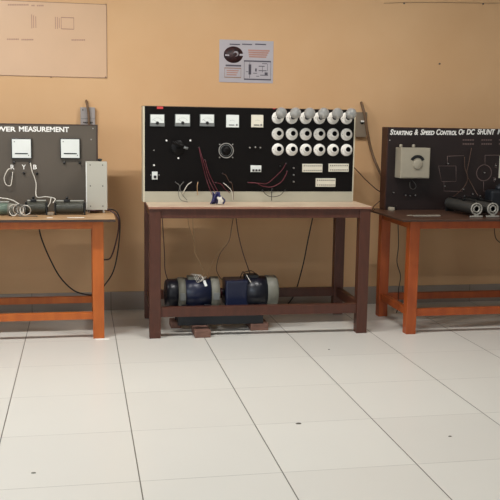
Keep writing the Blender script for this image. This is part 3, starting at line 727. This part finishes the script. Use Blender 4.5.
# poster
p = thing('poster', 'small grey-lilac printed poster with a dark round picture, above the middle panel', 'poster', (1.05, WY, 1.79))
YP = WY-.004
def wbox(mb, xa, xb, ya, yb, m, d=.001, y=YP):
    A = at(xa, yb, WY); B = at(xb, ya, WY); mb.box(A.x, B.x, y-d, y, A.z, B.z, m); return mb
P(wbox(MB(), 219, 273.5, 41.3, 82, 'poster_paper', .003, WY-.0005), 'sheet', p)
mb = MB(); mt = Matrix.Translation(at(233.4, 54.7, YP)) @ Matrix.Rotation(PI/2, 4, 'X') @ Matrix.Diagonal((1.18, .98, 1, 1))
mb.lathe([(.064, 0), (.064, .001), (0, .001)], 'poster_photo', mt, 32)
mt = Matrix.Translation(at(236, 53.8, YP-.001)) @ Matrix.Rotation(PI/2, 4, 'X'); mb.lathe([(.02, 0), (.02, .0006), (0, .0006)], 'poster_paper', mt, 16)
mt = Matrix.Translation(at(235.2, 54.2, YP-.0016)) @ Matrix.Rotation(PI/2, 4, 'X'); mb.lathe([(.014, 0), (.014, .0006), (0, .0006)], 'poster_photo', mt, 16)
wbox(mb, 225, 229, 54.6, 55.8, 'poster_paper', .0006, YP-.001); wbox(mb, 239.5, 243, 54, 55.8, 'poster_paper', .0006, YP-.001)
P(mb, 'round_picture', p)
mb = MB()
for x0, x1 in ((229.5, 240), (242, 252), (255, 266)): wbox(mb, x0, x1, 44, 44.8, 'poster_ink')
P(mb, 'title_text', p); mb = MB()
wbox(mb, 225.5, 241, 65, 66.2, 'poster_ink')
P(mb, 'caption_text', p); mb = MB()
for q in range(4): wbox(mb, 248+q*.3, 269.5-q*1.1, 50.2+q*2.1, 51.1+q*2.1, 'poster_text')
P(mb, 'printed_text', p); mb = MB()
for q in range(3): wbox(mb, 226.5, 238.5-q, 70.2+q*2.1, 71+q*2.1, 'poster_text')
P(mb, 'printed_text', p)
mb = MB()
def frame(x0, x1, y0, y1, m, w=.35):
    wbox(mb, x0, x1, y0, y0+w, m); wbox(mb, x0, x1, y1-w, y1, m); wbox(mb, x0, x0+w, y0, y1, m); wbox(mb, x1-w, x1, y0, y1, m)
frame(243.8, 270.8, 61, 79.8, 'poster_ink', .6); frame(224.3, 241, 68, 77.6, 'sheet_line', .4)
wbox(mb, 248.4, 251.2, 64.5, 74.5, 'poster_ink'); wbox(mb, 249.3, 250, 62.3, 78, 'poster_ink')
for x, y, w, h in ((255, 68.5, 1.6, 3), (258.5, 66, 6, .6), (258.5, 70.5, 8, .5), (262, 63.5, 5, .5), (264.5, 72.5, 3, 3), (253, 73, 4, .5), (246, 71.5, 2, .5), (260, 75, 8, .5), (262, 66.5, .5, 6), (267, 64, .5, 7), (256, 76, 3, .5)): wbox(mb, x, x+w, y, y+h, 'poster_ink')
P(mb, 'diagram', p)
# chart sheet
p = thing('wall_chart', 'large faded plastic wall chart at upper left above the left panel', 'chart', (-.6, WY, 1.79))
b_ = bmesh.new()
P(MB().box(at(-95, 60, WY).x, at(107, 40, WY).x, WY-.004, WY-.0005, at(50, 76.8, WY).z, at(50, 2, WY).z, 'chart_sheet'), 'sheet', p)
mb = MB(); x0, x1, z0, z1 = at(-95, 60, WY).x, at(107, 40, WY).x, at(50, 76.8, WY).z, at(50, 2, WY).z
for a in ((x0, x1, z0, z0+.004), (x0, x1, z1-.004, z1), (x1-.004, x1, z0, z1), (x0, x0+.004, z0, z1)): mb.box(a[0], a[1], YP-.001, YP, a[2], a[3], 'sheet_line')
P(mb, 'sheet_border', p)
mb = MB()
for x0, x1, y0 in ((8, 29, 4.2), (31.5, 34.8, 4.9), (37, 45, 5), (7, 19, 38.6), (21.5, 34.3, 39), (71.5, 86, 39.3), (-60, -30, 8), (-50, -20, 39)):
    x = x0; mb = MB()
    while x < x1-1: wbox(mb, x, x+1.3, y0, y0+1.4, 'chart_ink'); x += 1.75
    P(mb, 'printed_text', p)
mb = MB()
def frame2(x0, x1, y0, y1, w=.4):
    wbox(mb, x0, x1, y0, y0+w, 'chart_ink'); wbox(mb, x0, x1, y1-w, y1, 'chart_ink'); wbox(mb, x0, x0+w, y0, y1, 'chart_ink'); wbox(mb, x1-w, x1, y0, y1, 'chart_ink')
frame2(61, 74, 17.5, 29.3)
for x, ya, yb in ((31.5, 14.5, 28.5), (33.4, 15.5, 28), (35.6, 16.5, 28), (55.2, 17, 29), (57.2, 17, 29), (59, 18, 28)): wbox(mb, x, x+.5, ya, yb, 'chart_ink')
P(mb, 'diagram', p)
for px, py in ((51, 77), (105.6, 77.2), (106, 4.5)):
    c = at(px, py, WY-.005); dot(MB(), (0, 0, 0), .0055, .003, 'sheet_line', 10).build('pin', None)
    o = bpy.data.objects['pin'] if 'pin' in bpy.data.objects else None
# parent pins to the chart
pins = [o for o in C.objects if o.name.split('.')[0] == 'pin']
for o, (px, py) in zip(pins, ((51, 77), (105.6, 77.2), (106, 4.5))):
    c = at(px, py, WY-.005); o.parent = p; o.location = Vector((c.x, WY-.005, c.z)) - p.location
# nails and string
for px, py, lab in ((404, 3.3, 'small dark nail in the wall near the top edge, left of two'), (483, 4, 'small dark nail in the wall near the top edge, right of two'), (439.5, 63.8, 'small dark nail head in the bare wall above the right panel')):
    c = at(px, py, WY); o = tag(dot(MB(), (0, 0, 0), .007, .008, 'dirt', 10).build('nail', None), lab, 'nail'); o.location = (c.x, WY, c.z)
cable('thin string stretched along the wall between the two upper nails', [(384, 3.2, WY-.004), (404, 2.6, WY-.006), (440, 2.5, WY-.004), (483, 3.1, WY-.006), (510, 3, WY-.004)], .0012, 'cable_brown', name='string', cat='string')
# floor crumbs
for px, py, r, lab in ((298.5, 423.6, .015, 'round dark speck on a floor tile joint in the foreground'), (450, 436.4, .009, 'small dark crumb on the floor at lower right'), (329, 349.5, .007, 'tiny crumb on the floor in front of the middle bench right leg'),
                   (33.5, 473, .011, 'pale chip on the floor at lower left')):
    c = atz(px, py, 0); mb = MB(); mb.lathe([(r, 0), (r*.8, .002), (0, .003)], 'dirt' if 'pale' not in lab else 'shield_grey', n=9); o = mb.build('debris', None); o.location = (c.x, c.y, 0.0002); o.scale = (1, .7, 1); tag(o, lab, 'debris')
for (px, py), lab in (((100, 339), 'white chip under the foot of the left bench leg'),):
    c = atz(px, py, 0); mb = MB(); mb.box(-.045, .045, -.012, .012, 0, .003, 'paper_white', bev=.001); o = mb.build('paper_scrap', None); o.location = (c.x+.015, .022, 0); tag(o, lab, 'paper')

# ------------------------------------------------------------------ light: area lamps added in the unseen windows as daylight
def area(name, loc, target, sx, sy, power, col):
    l = bpy.data.lights.new(name, 'AREA'); l.shape = 'RECTANGLE'; l.size = sx; l.size_y = sy; l.energy = power; l.color = col
    o = bpy.data.objects.new(name, l); C.objects.link(o); o.location = loc
    o.rotation_euler = (Vector(target)-Vector(loc)).to_track_quat('-Z', 'Y').to_euler()
    return o
for w0, w1, z0, z1 in lw_:
    area('window_daylight', (X0-.02, (w0+w1)/2, (z0+z1)/2), (0, (w0+w1)/2, 1.2), w1-w0-.1, z1-z0-.1, 58, (.8, .9, 1))
for (w0, w1, z0, z1), pw in zip(bw_, (34, 8)):
    area('window_daylight', ((w0+w1)/2, Y0-.02, (z0+z1)/2), ((w0+w1)/2, 0, 1.2), w1-w0-.1, z1-z0-.1, pw, (.9, .95, 1))
# unseen ceiling battens, invented to supply light from above
for x in (-1.2, 1.2, 3.6):
    for y in (-1.0, -4.6):
        t = thing('ceiling_lamp', 'white fluorescent batten lamp fixed to the ceiling', 'lamp', (x, y, ZC), 'ceiling batten lamps')
        MB().box(-.62, .62, -.04, .04, -.06, -.001, 'window_paint', bev=.004).build('batten', t)
        o = area('lamp_tube_light', (x, y, ZC-.09), (x, y+.001, 0), 1.2, .06, 15 if y < -2 else {-1.2: 66, 1.2: 46, 3.6: 10}[x], (1, .98, .95))
w = bpy.data.worlds.new('sky'); S.world = w; w.use_nodes = True
w.node_tree.nodes['Background'].inputs[0].default_value = (.75, .85, 1, 1); w.node_tree.nodes['Background'].inputs[1].default_value = .5
S.view_settings.view_transform = 'Standard'; S.view_settings.look = 'None'; S.view_settings.gamma = 1; S.view_settings.exposure = 0.0
S.view_settings.use_curve_mapping = False
